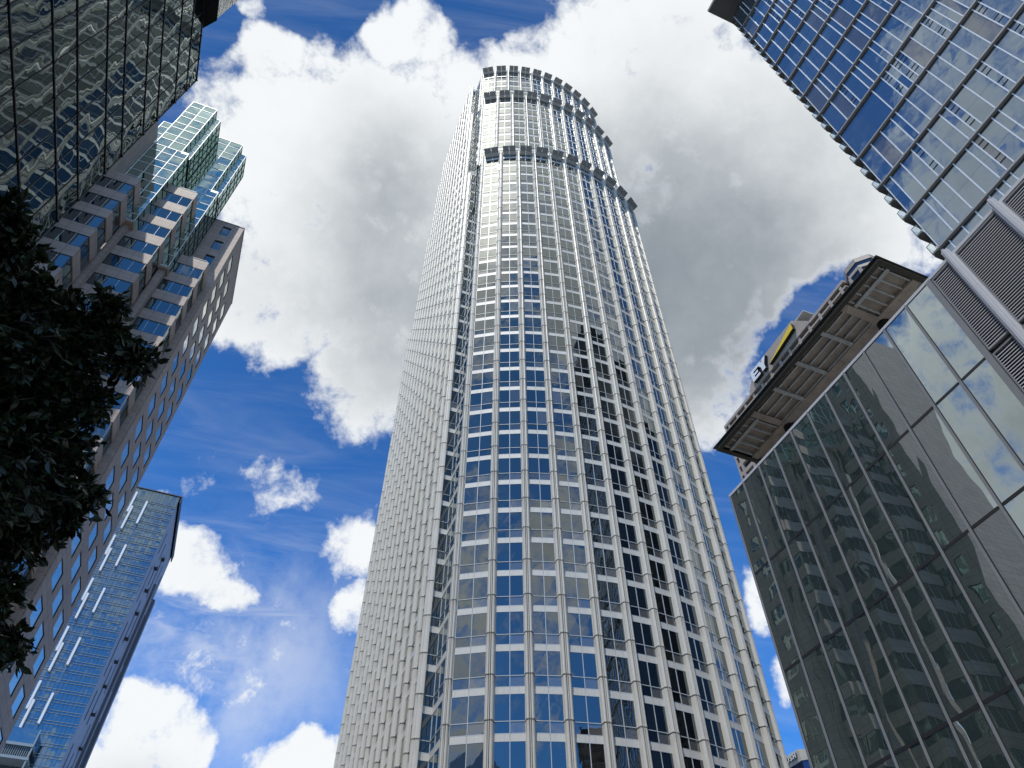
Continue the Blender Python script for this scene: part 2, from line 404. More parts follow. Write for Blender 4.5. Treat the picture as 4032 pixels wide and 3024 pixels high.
# ------------------------------------------------------------------ 2. glass podium with louver wall (right)
pod = Local('glass_podium', 'low dark glass pavilion wall with tall panels and louvred bay at lower right', 'building', 157.3, 25, 10)
ms = [25.83, 24.46] + [22.92 - 1.493 * k for k in range(10)]
zr = [30.33, 24.81, 19.25, 13.73, 8.2, 2.7, 0.0]
XP = 25.
for i in range(11):
    for j in range(6):
        a, b = ms[i + 1] + .07, ms[i] - .07; z1, z0 = zr[j] - .05, zr[j + 1] + .05
        m = MB(); nn = 3
        e = [random.uniform(-.006, .006) for _ in range(4)]
        m.face([(XP + e[0], b, z0), (XP + e[1], a, z0), (XP + e[2], a, z1), (XP + e[3], b, z1)])
        pod.put(m, 'glass_panel', M['pglass'], fix=False)
for i, s in enumerate(ms):
    w = .10 if i < 11 else .26
    m = MB(); m.box(XP - .07, XP - .02, s - w / 2, s + w / 2, 0, 30.36, 0); m.box(XP - .02, XP + .12, s - w / 2 - .035, s + w / 2 + .01, 0, 30.3, 1)  # black strip on one side: glazing joint with its shadow painted in
    pod.put(m, 'mullion', [M['pmetal'], M['blackin']])
for z in zr[1:-1]:
    m = MB()
    for i in range(11): m.box(XP - .015, XP + .1, ms[i + 1] + .11, ms[i] - .11, z - .07, z + .07, 0)
    pod.put(m, 'transom', M['blackin'])
cols = [8.05, 5.34, 2.4, -.6, -3.6, -6.6]
sl = [9.48] + cols
for i in range(6):
    a, b = sl[i + 1] + (.22), sl[i] - (.17 if i == 0 else .22)
    for j in range(6):
        z1 = zr[j] - (.10 if j == 0 else .13); z0 = zr[j + 1] + .13
        m = MB(); n = max(2, int((z1 - z0 - .2) / .145)); pz = (z1 - z0 - .2) / n
        m.box(XP + .10, XP + .14, a, b, z0, z1, 1)
        for q in range(n):
            z = z0 + .1 + pz * (q + .5)
            m.face([(XP - .03, a, z - .05), (XP - .03, b, z - .05), (XP + .08, b, z + .055), (XP + .08, a, z + .055)], 0)
            m.face([(XP - .03, a, z - .095), (XP - .03, b, z - .095), (XP - .03, b, z - .05), (XP - .03, a, z - .05)], 0)
        for y0, y1, za, zb_ in ((a, a + .06, z0, z1), (b - .06, b, z0, z1)): m.box(XP - .05, XP + .09, y0, y1, za, zb_, 2)
        m.box(XP - .05, XP + .09, a + .06, b - .06, z1 - .07, z1, 2); m.box(XP - .05, XP + .09, a + .06, b - .06, z0, z0 + .07, 2)
        pod.put(m, 'louver_panel', [M['louver'], M['blackin'], M['pmetal']])
for s in cols:
    m = MB(); m.box(XP - .24, XP - .05, s - .15, s + .15, 0, 30.75, 0); m.box(XP - .30, XP - .24, s - .06, s + .06, 0, 30.8, 0); m.box(XP - .05, XP + .1, s - .24, s + .24, 0, 30.4, 0)
    pod.put(m, 'column', M['louver'])
m = MB(); m.box(XP - .03, XP + .3, -6.6, 25.95, 30.345, 30.52, 0); pod.put(m, 'coping', M['louver'])
m = MB(); m.box(XP + .15, 41., -45, 25.8, 0, 30.3, 0); pod.put(m, 'wall', M['pmetal'])
m = MB(); m.box(XP - .05, XP + .14, 25.84, 25.88, 0, 30.34, 0); pod.put(m, 'edge_trim', M['pmetal'])

# roof canopy
can = Local('roof_canopy', 'projecting flat roof canopy with rusty beamed underside above the glass wall', 'canopy', 157.3, 31, 20)
KC = 1.25; CZ0 = 30.72
sA, sB = 9.52, 23.1; xo, xi = 22.32, 24.99
_put = can.put
def cput(mb, *a, **k):
    mb.v = [(x * KC, y * KC, 1.6 + (z - 1.6) * KC) for x, y, z in mb.v]; return _put(mb, *a, **k)
can.put = cput
m = MB(); m.box(xo + .25, 27.5, sA + .2, sB - .2, CZ0 + .30, CZ0 + .34); can.put(m, 'soffit', M['rust'])
m = MB()
m.box(xo, xo + .26, sA, sB, CZ0, CZ0 + .03); m.box(xo + .10, xo + .13, sA + .1, sB - .1, CZ0 + .03, CZ0 + .33); m.box(xo - .02, xo + .26, sA - .02, sB + .2, CZ0 + .33, CZ0 + .36)
for s0, s1, sw in ((sA, sA + .26, sA + .1), (sB - .26, sB, sB - .13)):
    m.box(xo + .26, 27.5, s0, s1, CZ0, CZ0 + .03); m.box(xo + .13, 27.5, sw, sw + .03, CZ0 + .03, CZ0 + .33); m.box(xo + .26, 27.5, s0 - (.02 if s0 == sA else 0), s1 + (0 if s0 == sA else .2), CZ0 + .33, CZ0 + .36)
can.put(m, 'fascia_beam', M['olive'])
m = MB(); m.box(xo + .28, 27.3, sA + .28, sB - .28, CZ0 + .35, CZ0 + .40); can.put(m, 'roof_deck', M['roofgrey'])
m = MB(); m.box(xi - .42, xi + .02, sA + .27, sB - .27, CZ0 + .04, CZ0 + .30); can.put(m, 'wall_beam', M['rust'])
for q in (12.35, 19.95):
    m = MB(); m.prism([(xi + .05 + .3 * math.cos(a * math.pi / 8), q + .3 * math.sin(a * math.pi / 8)) for a in range(16)], 1.6 - 1.6 / KC, CZ0 + .3); can.put(m, 'column', M['blackin'])
for s in (12.35, 14.02, 16.06, 18.0, 19.95):
    m = MB(); wide = s in (12.35, 19.95)
    w = .2 if wide else .11
    m.box(xo + .27, xi - .43, s - w, s + w, CZ0 + .06, CZ0 + .09); m.box(xo + .27, xi - .43, s - .03, s + .03, CZ0 + .09, CZ0 + .30)
    can.put(m, 'cross_beam', M['rust'] if wide else M['steel'])
bays = [(12.35, 14.02), (14.02, 16.06), (16.06, 18.0), (18.0, 19.95)]
for a, b in bays:
    for q in range(4):
        x = xo + .55 + q * .55; m = MB()
        m.box(x - .045, x + .045, a + .14, b - .14, CZ0 + .12, CZ0 + .145); m.box(x + .012, x + .035, a + .14, b - .14, CZ0 + .145, CZ0 + .30)
        can.put(m, 'purlin', M['steel'])
for a, b in ((sA + .28, 12.1), (20.2, sB - .28)):
    x = xo + .82; m = MB(); m.box(x - .10, x + .10, a, b, CZ0 + .05, CZ0 + .08); m.box(x - .02, x + .02, a, b, CZ0 + .08, CZ0 + .30); can.put(m, 'edge_beam', M['steel'])
    for q in range(5):
        s = a + .12 + q * (b - a - .24) / 4; m = MB()
        m.box(xo + .27, x - .11, s - .03, s + .03, CZ0 + .12, CZ0 + .30); m.box(x + .11, xi - .43, s - .04, s + .04, CZ0 + .10, CZ0 + .30); can.put(m, 'purlin', M['steel'])

# ------------------------------------------------------------------ 3. blue glass residential block (upper right)
DT = 48.
blk = Local('glass_apartment_tower', 'blue glass apartment tower with dark bands and a column of corner balconies', 'tower', 157.3, DT, 0)
SE = 15.62
bz = [32.3 + 6.515 * k for k in range(17)]          # band levels
bz = [58.45 - 6.515 * 4 + 6.515 * k for k in range(17)]
ztop = bz[-1]
pan = []                                           # (distance, builder args)
mull = {}
rn = random.Random(5)
vents = []
fixedp = {6: [1, 3, 5, 6, 8, 10, 11, 12], 5: [2, 3, 5, 7, 9, 10, 11], 7: [2, 4, 6, 7, 9], 8: [7, 9, 10, 11, 12, 13, 15, 17, 18, 19, 20, 21]}
bz = [32.39 + 6.515 * k for k in range(17)]
for r in range(16):
    j = 0; js = list(fixedp.get(r + 1, []))
    if not js: js = [rn.choice((1, 2))]
    while js[-1] < 58:
        step = rn.choice((1, 1, 2, 2, 2)); js.append(js[-1] + step)
    mull[r] = js
def spos(j): return SE - .2 - .755 * j
big = []; rest = MB(); restg = MB(); rm = MB()
for r in range(16):
    zb0, zt0 = bz[r] + .42, bz[r + 1] - .12; zm = (bz[r] + bz[r + 1]) / 2 + .2
    js = [-.27] + mull[r]
    for c in range(len(js) - 1):
        a, b = spos(js[c + 1]), spos(js[c])
        grey = rn.random() < .13
        for lo, hi in ((zb0, zm), (zm, zt0)):
            e = [rn.uniform(-.006, .006) for _ in range(4)]
            q = [(DT + e[0], b - .02, lo), (DT + e[1], a + .02, lo), (DT + e[2], a + .02, hi - .02), (DT + e[3], b - .02, hi - .02)]
            big.append((grey, q, (hi - lo) * (b - a), r, a))
    for q in js[1:]:
        s = spos(q); rm.box(DT - .13, DT + .02, s - .05, s + .05, zb0 - .15, zt0 + .02, 0)
        narrow = (q + 1) in js and rn.random() < .34
        if narrow:
            s2 = spos(q + 1)
            for zz in (zb0 + .25, zm + .1):
                for h in (1.05, 1.9): rm.box(DT - .06, DT - .005, s2 + .05, s - .05, zz + h, zz + h + .05, 1)
# largest in view: low bands nearest the corner
vis = sorted(range(len(big)), key=lambda i: (not (4 <= big[i][3] <= 9 and big[i][4] > -3), -big[i][2]))
for n, i in enumerate(vis):
    grey, q, ar, r, a = big[i]
    if n < 99:
        m = MB(); m.face(q); blk.put(m, 'window', M['qglass2'] if grey else M['qglass'], fix=False)
    else: rest.face(q, 1 if grey else 0)
blk.put(rest, 'window', [M['qglass'], M['qglass2']], kind='stuff', fix=False)
blk.put(rm, 'mullion', [M['qmull'], M['dmull']], kind='stuff')
for r in range(16):
    m = MB(); z = bz[r]
    m.box(DT - .30, DT + .03, -30, SE + .12, z + .0, z + .11, 0); m.box(DT - .16, DT + .03, -30, SE + .10, z + .11, z + .27, 1); m.box(DT - .26, DT - .16, -30, SE + .1, z + .15, z + .27, 0)
    m.box(DT - .02, DT + .03, -30, SE, z + .27, z + .42, 1)
    blk.put(m, 'floor_band', [M['qband'], M['dmull']])
m = MB(); m.box(DT + .04, DT + 66, -30, SE, 0, ztop + .1); blk.put(m, 'wall', M['eglass'], fix=True)  # unseen depth stretched so its dark end mirrors in the cream tower's windows
m = MB(); m.box(DT - .05, DT + .05, SE - .02, SE + .07, 20, ztop); blk.put(m, 'corner_trim', M['qmull'])
m = MB(); m.box(44.3, 115, -33, 17., ztop + 2.6, ztop + 3.4, 0); m.box(DT + .5, 113, -30, SE - 1, ztop + .1, ztop + 2.6, 1); blk.put(m, 'roof_slab', [M['qslab'], M['qglass']])
for k in range(5, 34):
    z = bz[0] + 3.2575 * k - .25
    if z > ztop - 1: break
    o = MB(); o.box(DT - .45, DT + 5., SE + .08, SE + .72, z, z + .22); o.box(DT - .1, DT + 5., SE + .72, SE + .8, z + .02, z + .2)
    if z < 40: continue
    sl_ = blk.put(o, 'balcony', M['qslab'])
    g_ = MB()
    g_.face([(DT - .42, SE + .1, z + .22), (DT - .42, SE + .7, z + .22), (DT - .42, SE + .7, z + 1.35), (DT - .42, SE + .1, z + 1.35)], 0)
    g_.face([(DT - .40, SE + .7, z + .22), (DT + 5, SE + .7, z + .22), (DT + 5, SE + .7, z + 1.35), (DT - .40, SE + .7, z + 1.35)], 0)
    for yy in (SE + .1, SE + .7): g_.bar((DT - .43, yy, z + .22), (DT - .43, yy, z + 1.38), (-1, 0, 0), .04, -.02, .02, 1)
    g_.bar((DT - .43, SE + .08, z + 1.37), (DT - .43, SE + .72, z + 1.37), (-1, 0, 0), .04, -.02, .02, 1)
    blk.put(g_, 'glass_rail', [M['rail'], M['dmull']], sl_, fix=False)

# ------------------------------------------------------------------ 4. brown granite tower with sign (behind the podium)
DE = 120.; ke = 1.5
ey = Local('granite_office_tower', 'brown granite office tower with big white letters and yellow slanted beam near its top', 'tower', 158.4, DE, 80 * ke)
def zE(z): return 1.6 + (z - 1.6) * ke
def sE(s): return s * ke
ztopE = zE(111.2)
wl, wr = sE(81.7), sE(43.2)
m = MB(); m.box(DE + .9, DE + 45, wr - 1, wl - .05, 0, ztopE - .5); ey.put(m, 'wall', M['eglass'])
# stone grid: piers and spandrels
pit = 3.0 * ke; rowp = 2.35 * ke
xs = [80.35 * ke - pit * k for k in range(13)]
edges = [wl] + xs
for k, s in enumerate(xs):
    if s < wr - 1: break
    m = MB(); m.box(DE, DE + .9, s - .42, s + .42, 0, ztopE); ey.put(m, 'pier', M['brown'])
m = MB(); m.box(DE, DE + 1.2, wl - .6, wl, 0, ztopE); ey.put(m, 'pier', M['brown'])
for k in range(30):
    z = zE(107.05) - rowp * k
    m = MB(); m.box(DE + .03, DE + .85, wr, wl - .02, z - rowp * .36, z); ey.put(m, 'spandrel', M['brown'])
m = MB(); m.box(DE - .1, DE + 1.5, wr, wl + .1, zE(110.5), ztopE); m.box(DE + .04, DE + 1.4, wr, wl, zE(109.15), zE(109.6)); ey.put(m, 'parapet', M['brown'])
# sign wall with chamfered shoulders
m = MB(); zs0 = zE(110.55)
pr = [(sE(72.2), zs0), (sE(71.8), zE(111.6)), (sE(68.85), zE(115.4)), (sE(55.95), zE(115.4)), (sE(52.9), zE(111.3)), (sE(52.6), zs0)]
for a in range(len(pr)):
    b = (a + 1) % len(pr)
    m.face([(DE - .25, *pr[a]), (DE - .25, *pr[b]), (DE + 9, *pr[b]), (DE + 9, *pr[a])])
m.face([(DE - .25, *p) for p in pr]); m.face([(DE + 9, *p) for p in reversed(pr)])
ey.put(m, 'sign_wall', M['brown'])
m = MB(); m.box(DE + 1, DE + 9, sE(53.2), sE(56.2), zE(115.4), zE(115.7)); ey.put(m, 'cap', M['palestone'])
# turret at the right end
cx, cy = DE + 3., sE(40.2); m = MB()
oct_ = lambda r: [(cx + r * math.cos(a * math.pi / 4 + .39), cy + r * math.sin(a * math.pi / 4 + .39)) for a in range(8)]
m.prism(oct_(4.6), zE(100), zE(108.2), 1); m.prism(oct_(4.9), zE(108.2), zE(108.9), 0); m.prism(oct_(4.75), zE(108.9), zE(109.9), 1); m.prism(oct_(4.95), zE(109.9), zE(111.), 0)
for a in range(8):
    p = oct_(4.72)[a]; m.box(p[0] - .35, p[0] + .35, p[1] - .35, p[1] + .35, zE(100), zE(108.2), 0)
ey.put(m, 'turret', [M['brown'], M['eglass']])
def extrude_sign(poly, name, mat, dep=.8, off=.3):
    """poly in (s, z) on the facade plane"""
    m = MB(); x0 = DE - .25 - off; n = len(poly)
    m.face([(x0 - dep, s, z) for s, z in poly], 0)
    for a in range(n):
        b = (a + 1) % n; m.face([(x0 - dep, *poly[a]), (x0 - dep, *poly[b]), (x0 + off - .02, *poly[b]), (x0 + off - .02, *poly[a])], 1)
    ey.put(m, name, [mat, M['signside']])
def LZ(u, v, s0, s1, z0, z1): return (sE(s0 + (s1 - s0) * u), zE(z0 + (z1 - z0) * v))
Epts = [(0, 0), (1, 0), (1, .24), (.36, .24), (.36, .39), (.86, .39), (.86, .61), (.36, .61), (.36, .76), (1, .76), (1, 1), (0, 1)]
extrude_sign([LZ(u, v, 69.35, 66.9, 111.45, 114.3) for u, v in Epts], 'letter', M['white'])
Ypts = [(0, 1), (.36, 1), (.5, .72), (.64, 1), (1, 1), (.68, .40), (.68, 0), (.32, 0), (.32, .40)]
extrude_sign([LZ(u, v, 67.15, 64.3, 111.45, 114.3) for u, v in Ypts], 'letter', M['white'])
extrude_sign([(sE(64.1), zE(111.15)), (sE(55.9), zE(112.5)), (sE(55.9), zE(114.0))], 'sign_beam', M['yellow'])
m = MB(); m.bar((DE + 4, sE(40.3), zE(110.2)), (DE + 4, sE(40.3), zE(112.2)), (1, 0, 0), .15, -.1, .1); m.box(DE + 3.9, DE + 4.1, sE(40.3) - .9, sE(40.3) + .6, zE(111.2), zE(111.3)); ey.put(m, 'mast', M['dmull'])

# ------------------------------------------------------------------ 5. stone corner building with sign, low behind the tower
ush = Local('stone_corner_building', 'pale stone building with chamfered corner and raised letters, low between tower and podium', 'building', 157.3, 110, 118)
def wl2(px, py):
    c, s_ = math.cos(-ush.rz), math.sin(-ush.rz); return (px * c - py * s_, px * s_ + py * c)
ax_, ay_ = wl2(55.6, 146.6)                 # the corner where the letter wall ends
zb_, zt_ = 61.01, 62.95
poly = [(ax_, ay_ + 22), (ax_, ay_), (ax_ + 1.0, ay_ - .9), (ax_ + 2.6, ay_ - .95), (ax_ + 22, ay_ - .95), (ax_ + 22, ay_ + 22)]
m = MB(); m.prism(poly, zb_, zt_); ush.put(m, 'wall', M['palestone'])
inn = [(ax_ + .25, ay_ + 22), (ax_ + .25, ay_ + .1), (ax_ + 1.1, ay_ - .7), (ax_ + 22, ay_ - .7), (ax_ + 22, ay_ + 22)]
m = MB(); m.prism(inn, 0, zb_); ush.put(m, 'window_band', M['navy'])
for k in range(1, 16):
    m = MB(); m.prism(poly, zb_ + .25 - 3.4 * k, zb_ + 1.4 - 3.4 * k); ush.put(m, 'spandrel', M['palestone'])
m = MB(); m.prism([(ax_ + .5, ay_ + 14), (ax_ + .5, ay_ + 1.1), (ax_ + 1.2, ay_ + .4), (ax_ + 9, ay_ + .4), (ax_ + 9, ay_ + 14)], zt_, zt_ + .55); ush.put(m, 'roof_block', M['palestone'])
m = MB(); m.box(ax_ + 3, ax_ + 5, ay_ + .6, ay_ + 3, zt_ + .3, zt_ + .9); ush.put(m, 'roof_plant', M['dmull'])
def flat_letter(polys, name):
    m = MB()
    for P_ in polys:
        n = len(P_); m.face([(ax_ - .38, *p) for p in P_], 0)
        for a in range(n):
            b = (a + 1) % n; m.face([(ax_ - .38, *P_[a]), (ax_ - .38, *P_[b]), (ax_ - .08, *P_[b]), (ax_ - .08, *P_[a])], 1)
    ush.put(m, name, [M['white'], M['signside']])
def lg(u, v, y0, w): return (y0 - w * u, zb_ + .75 + v * .9)
h0 = ay_ + .75; W_ = .85
def arcs(cu, cv, r0, r1, a0, a1, n=8):
    o = [(cu + r0[0] * math.cos(R(a0 + (a1 - a0) * k / n)), cv + r0[1] * math.sin(R(a0 + (a1 - a0) * k / n))) for k in range(n + 1)]
    i = [(cu + r1[0] * math.cos(R(a1 + (a0 - a1) * k / n)), cv + r1[1] * math.sin(R(a1 + (a0 - a1) * k / n))) for k in range(n + 1)]
    return o + i
Hp = [[(0, 0), (.26, 0), (.26, 1), (0, 1)], [(.74, 0), (1, 0), (1, 1), (.74, 1)], [(.26, .4), (.74, .4), (.74, .62), (.26, .62)]]
Sp = [arcs(.5, .72, (.5, .28), (.25, .1), 20, 270), arcs(.5, .27, (.5, .27), (.25, .09), 90, -160)]
Up = [[(0, .3), (.26, .3), (.26, 1), (0, 1)], [(.74, .3), (1, .3), (1, 1), (.74, 1)], arcs(.5, .33, (.5, .33), (.24, .12), 180, 360)]
for nm, P_, off in (('H', Hp, 0), ('S', Sp, 1.05), ('U', Up, 2.1)):
    flat_letter([[lg(u, v, h0 + off + W_, W_) for u, v in q] for q in P_], 'letter')

# ------------------------------------------------------------------ 6. black mirror glass building (upper left)
blkL = Local('mirror_glass_building', 'black mirror glass building with warped reflections at upper left', 'building', 158.75, -11, 0)
XL = -11.
zl = [41.68, 40.06, 38.34, 35.95, 34.23, 31.8, 30.1, 27.66, 25.97, 23.51]
while zl[-1] > 1: zl += [zl[-1] - 1.7, zl[-1] - 4.13]
zl = [z for z in zl if z > 0] + [0]
sn = [17.99, 16.82] + [15.6 - 1.2 * k for k in range(40)]
restL = MB(); cnt = 0
for i in range(len(sn) - 1):
    for j in range(len(zl) - 1):
        a, b, z1, z0 = sn[i + 1] + .03, sn[i] - .03, zl[j] - .03, zl[j + 1] + .03
        q = [(XL, a, z0), (XL, b, z0), (XL, b, z1), (XL, a, z1)]
        if sn[i] > 9.5 and z0 > 22 and cnt < 99:
            cnt += 1; m = MB(); m.face(q); blkL.put(m, 'glass_pane', M['lglass'], fix=False)
        else: restL.face(q)
blkL.put(restL, 'glass_pane', M['lglass'], kind='stuff', fix=False)
for z in zl[:-1]:
    m = MB(); m.box(XL - .03, XL + .035, sn[-1], 18.02, z - .03, z + .03); blkL.put(m, 'transom', M['lmull'])
for s in sn:
    m = MB(); m.box(XL - .03, XL + .02, s - .022, s + .022, 0, 41.63)
    for z in zl[:-1]: m.box(XL + .02, XL + .06, s - .03, s + .03, z - .05, z + .05)
    blkL.put(m, 'mullion', M['lmull'])
m = MB(); m.box(-45, XL - .05, sn[-1], 17.97, 0, 41.7); blkL.put(m, 'wall', M['lmull'])
m = MB(); zz = 42.02; V1 = (-10.42, 14.72)
pl = [V1, (-11.8, 16.1), (-16, 16.1), (-30, 10), (-30, -20), (-10.42, -20)]
m.prism(pl, zz, zz + .1, 1); m.prism([(x + (-.04 if x > -12 else 0), y - .04) for x, y in pl], zz + .1, 52, 0, 1); blkL.put(m, 'upper_storey', [M['crinkle'], M['blackin']])
m = MB()
for k in range(6): m.box(-10.45, -10.38, V1[1] - 1.55 * (k + 1) - .02, V1[1] - 1.55 * (k + 1) + .02, zz + .1, 52)
blkL.put(m, 'panel_joint', M['lmull'])

# ------------------------------------------------------------------ 7. rose granite building with stacked bay windows (left)
L2 = Local('granite_bay_building', 'rose granite building with stacked blue bay windows and green glass tops on the left', 'building', 158.4, -18, 58)
FZ = 3.972
stacks = [(50.5, 53.75, -30.6, -26.9, 82.5), (54.9, 58.0, -26.45, -22.5, 90.55), (59.2, 62.6, -21.75, -18.15, 82.4)]
for si, (y0, y1, x0, x1, zt) in enumerate(stacks):
    k = 0
    while zt - FZ * k > 6:
        t = zt - FZ * k
        m = MB(); m.box(x0, x1, y0, y1, t - 1.75, t); L2.put(m, 'spandrel', M['rosestone'])
        g0, g1 = t - FZ + .02, t - 1.77
        m = MB(); fr = .05
        n = 3; w = (x1 - x0 - .2) / n
        for c in range(n):
            a = x0 + .1 + w * c; m.face([(a, y0 + fr, g0), (a + w, y0 + fr, g0), (a + w, y0 + fr, g1), (a, y0 + fr, g1)], 0)
        m.face([(x1 - .1, y0 + fr, g0), (x1 - .1, y1, g0), (x1 - .1, y1, g1), (x1 - .1, y0 + fr, g1)], 0)
        for c in range(1, n): m.bar((x0 + .1 + w * c, y0 + fr, g0), (x0 + .1 + w * c, y0 + fr, g1), (0, -1, 0), .03, -.01, .015, 2)
        m.box(x1 - .13, x1 - .04, y0 + .03, y0 + .10, g0, g1, 1); m.box(x1 - .11, x1 - .05, y0 + 1.7, y0 + 1.75, g0, g1, 1); m.box(x0, x0 + .1, y0 + .02, y0 + .12, g0, g1, 1)
        m.box(x0 + .1, x1 - .06, y0 + .01, y0 + .05, g1 - .07, g1, 1); m.box(x0 + .1, x1 - .06, y0 + .02, y0 + .06, g0, g0 + .05, 1)
        L2.put(m, 'bay_window', [M['bglass'], M['dmull'], M['gmull'], M['blackin']], fix=False)
        k += 1
    m = MB(); m.box(x0 + .3, x1 - .3, y0 + .3, y1, zt, zt + .06); L2.put(m, 'bay_roof', M['roofgrey'])
    if si: # little parapet rail
        m = MB(); m.bar((x1 - .3, y0 + .15, zt + .35), (x1 - .3, y1, zt + .35), (1, 0, 0), .05, -.025, .025); m.bar((x1 - 2.4, y0 + .12, zt + .35), (x1 - .3, y0 + .12, zt + .35), (0, -1, 0), .05, -.025, .025)
        for yy in (y0 + .15, y0 + 1.5): m.bar((x1 - .3, yy, zt), (x1 - .3, yy, zt + .35), (1, 0, 0), .05, -.025, .025)
        L2.put(m, 'roof_rail', M['gmull'])
for x0, x1, y0, y1, zt in ((-27.15, -26.47, 54.35, 55.6, 79.3), (-22.55, -21.77, 58.4, 59.8, 78.5), (-18.75, -17.6, 62.25, 62.68, 78.5)):
    m = MB(); m.box(x0, x1, y0, y1, 0, zt); L2.put(m, 'pier', M['rosestone'])
# corner wall facing the street end, with small square windows; flank with punched windows
zc = 97.9; xc = -17.45; yc = 62.7; yf = 77.0
m = MB(); m.box(-40, xc - .25, yc + .25, yf - .05, 0, zc - .3); L2.put(m, 'core', M['blackin'])
def wall_with_holes(u0, u1, z0, z1, holes, emit):
    us = sorted({u0, u1, *[h[0] for h in holes], *[h[1] for h in holes]}); zs = sorted({z0, z1, *[h[2] for h in holes], *[h[3] for h in holes]})
    for i in range(len(us) - 1):
        for j in range(len(zs) - 1):
            um, zm = (us[i] + us[i + 1]) / 2, (zs[j] + zs[j + 1]) / 2
            if any(h[0] < um < h[1] and h[2] < zm < h[3] for h in holes): continue
            emit(us[i], us[i + 1], zs[j], zs[j + 1])
holesA = [(-20.13, -18.93, 94.55 - 3.93 * k, 96.9 - 3.93 * k) for k in range(22)]
m = MB(); wall_with_holes(-40, xc, 0, zc, holesA, lambda a, b, c, d: m.face([(a, yc, c), (b, yc, c), (b, yc, d), (a, yc, d)]))
for a, b, c, d in holesA:
    for q in ([(a, yc, c), (b, yc, c), (b, yc + .2, c), (a, yc + .2, c)], [(a, yc, d), (b, yc, d), (b, yc + .2, d), (a, yc + .2, d)], [(a, yc, c), (a, yc, d), (a, yc + .2, d), (a, yc + .2, c)], [(b, yc, c), (b, yc, d), (b, yc + .2, d), (b, yc + .2, c)]): m.face(q)
wa = L2.put(m, 'wall', M['rosestone'], fix=False)
for a, b, c, d in holesA:
    m = MB(); m.face([(a, yc + .18, c), (b, yc + .18, c), (b, yc + .18, d), (a, yc + .18, d)], 0); m.box(a, b, yc + .12, yc + .17, d - .07, d, 1); m.box(a, a + .05, yc + .12, yc + .17, c, d, 1); L2.put(m, 'window', [M['bglass'], M['dmull']], fix=False)
holesB = []; HB = 3.74
kB = .9695
for k in range(26):
    zt_w = 77.9 + HB * (4 - k) + .25
    for c in range(3):
        s0 = 64.35 + 4.3 * c
        if zt_w < zc - 1.2 and zt_w - 2.2 > 2: holesB.append((s0, s0 + 2.65, zt_w - 2.1, zt_w))
m = MB(); wall_with_holes(yc, yf, 0, zc, holesB, lambda a, b, c, d: m.face([(xc, a, c), (xc, b, c), (xc, b, d), (xc, a, d)]))
for a, b, c, d in holesB:
    for q in ([(xc, a, c), (xc, b, c), (xc - .07, b, c), (xc - .07, a, c)], [(xc, a, d), (xc, b, d), (xc - .07, b, d), (xc - .07, a, d)], [(xc, a, c), (xc, a, d), (xc - .07, a, d), (xc - .07, a, c)], [(xc, b, c), (xc, b, d), (xc - .07, b, d), (xc - .07, b, c)]): m.face(q, 1)
L2.put(m, 'wall', [M['rosestone'], M['dmull']], fix=False)
for n, (a, b, c, d) in enumerate(holesB):
    m = MB(); m.face([(xc - .065, a, c), (xc - .065, b, c), (xc - .065, b, d), (xc - .065, a, d)], 0)
    L2.put(m, 'window', M['fglass'], fix=False)
m = MB(); m.box(-40, xc + .06, yc - .06, yf + .05, zc, zc + .18); L2.put(m, 'coping', M['rosestone'])
m = MB(); m.face([(-40, yf, 0), (xc, yf, 0), (xc, yf, zc), (-40, yf, zc)]); L2.put(m, 'end_wall', M['rosestone'], fix=False)
# green glass blocks rising behind the stacks
def glassblock(x0, x1, y0, y1, z0, z1, side=True, off=0.):
    fr = MB(); sd = MB(); bars = MB(); db = MB()
    zs = []; z = z1 - .05
    while z > z0: zs.append(z); z -= FZ * (.42 if len(zs) % 2 else .58)
    zs.append(z0)
    nx = max(1, round((x1 - x0) / 1.5)); ny = max(1, round((y1 - y0) / 1.2))
    for a in range(len(zs) - 1):
        for c in range(nx):
            u0 = x0 + (x1 - x0) * c / nx; u1 = x0 + (x1 - x0) * (c + 1) / nx
            fr.face([(u0, y0, zs[a + 1]), (u1, y0, zs[a + 1]), (u1, y0, zs[a]), (u0, y0, zs[a])])
        for c in range(ny):
            v0 = y0 + (y1 - y0) * c / ny; v1 = y0 + (y1 - y0) * (c + 1) / ny
            sd.face([(x1, v0, zs[a + 1]), (x1, v1, zs[a + 1]), (x1, v1, zs[a]), (x1, v0, zs[a])])
    for z in zs:
        bars.box(x0, x1, y0 - .05, y0 - .002, z - .04, z + .04); db.box(x1 + .002, x1 + .05, y0, y1, z - .03, z + .03)
    for c in range(nx + 1):
        u = x0 + (x1 - x0) * c / nx; bars.box(u - .035, u + .035, y0 - .055, y0 - .003, z0, z1)
    for c in range(1, ny + 1):
        v = y0 + (y1 - y0) * c / ny; db.box(x1 + .003, x1 + .055, v - .03, v + .03, z0, z1)
    L2.put(fr, 'curtain_glass', M['gglass'], fix=False); L2.put(sd, 'side_glass', M['gglass'], fix=False)
    L2.put(bars, 'glazing_grid', M['gmull']); L2.put(db, 'side_grid', M['dmull'])
    b = MB(); b.box(x0 + .02, x1 - .03, y0 + .03, y1 - .02, z0, z1 - .03); L2.put(b, 'core', M['blackin'])
glassblock(-38, -26.05, 53.78, 57.98, 78.6, 97.6)
glassblock(-30.45, -27.0, 53.8, 57.9, 97.6, 113.4)
glassblock(-27.0, -25.95, 54.6, 57.95, 97.62, 112.0)
glassblock(-26.0, -21.6, 58.05, 62.6, 77.6, 97.6)
glassblock(-26.2, -22.6, 58.08, 62.5, 97.6, 113.5)
glassblock(-22.6, -21.55, 58.9, 62.55, 97.62, 112.1)
glassblock(-33.2, -30.62, 56.5, 60., 97.6, 109.5)
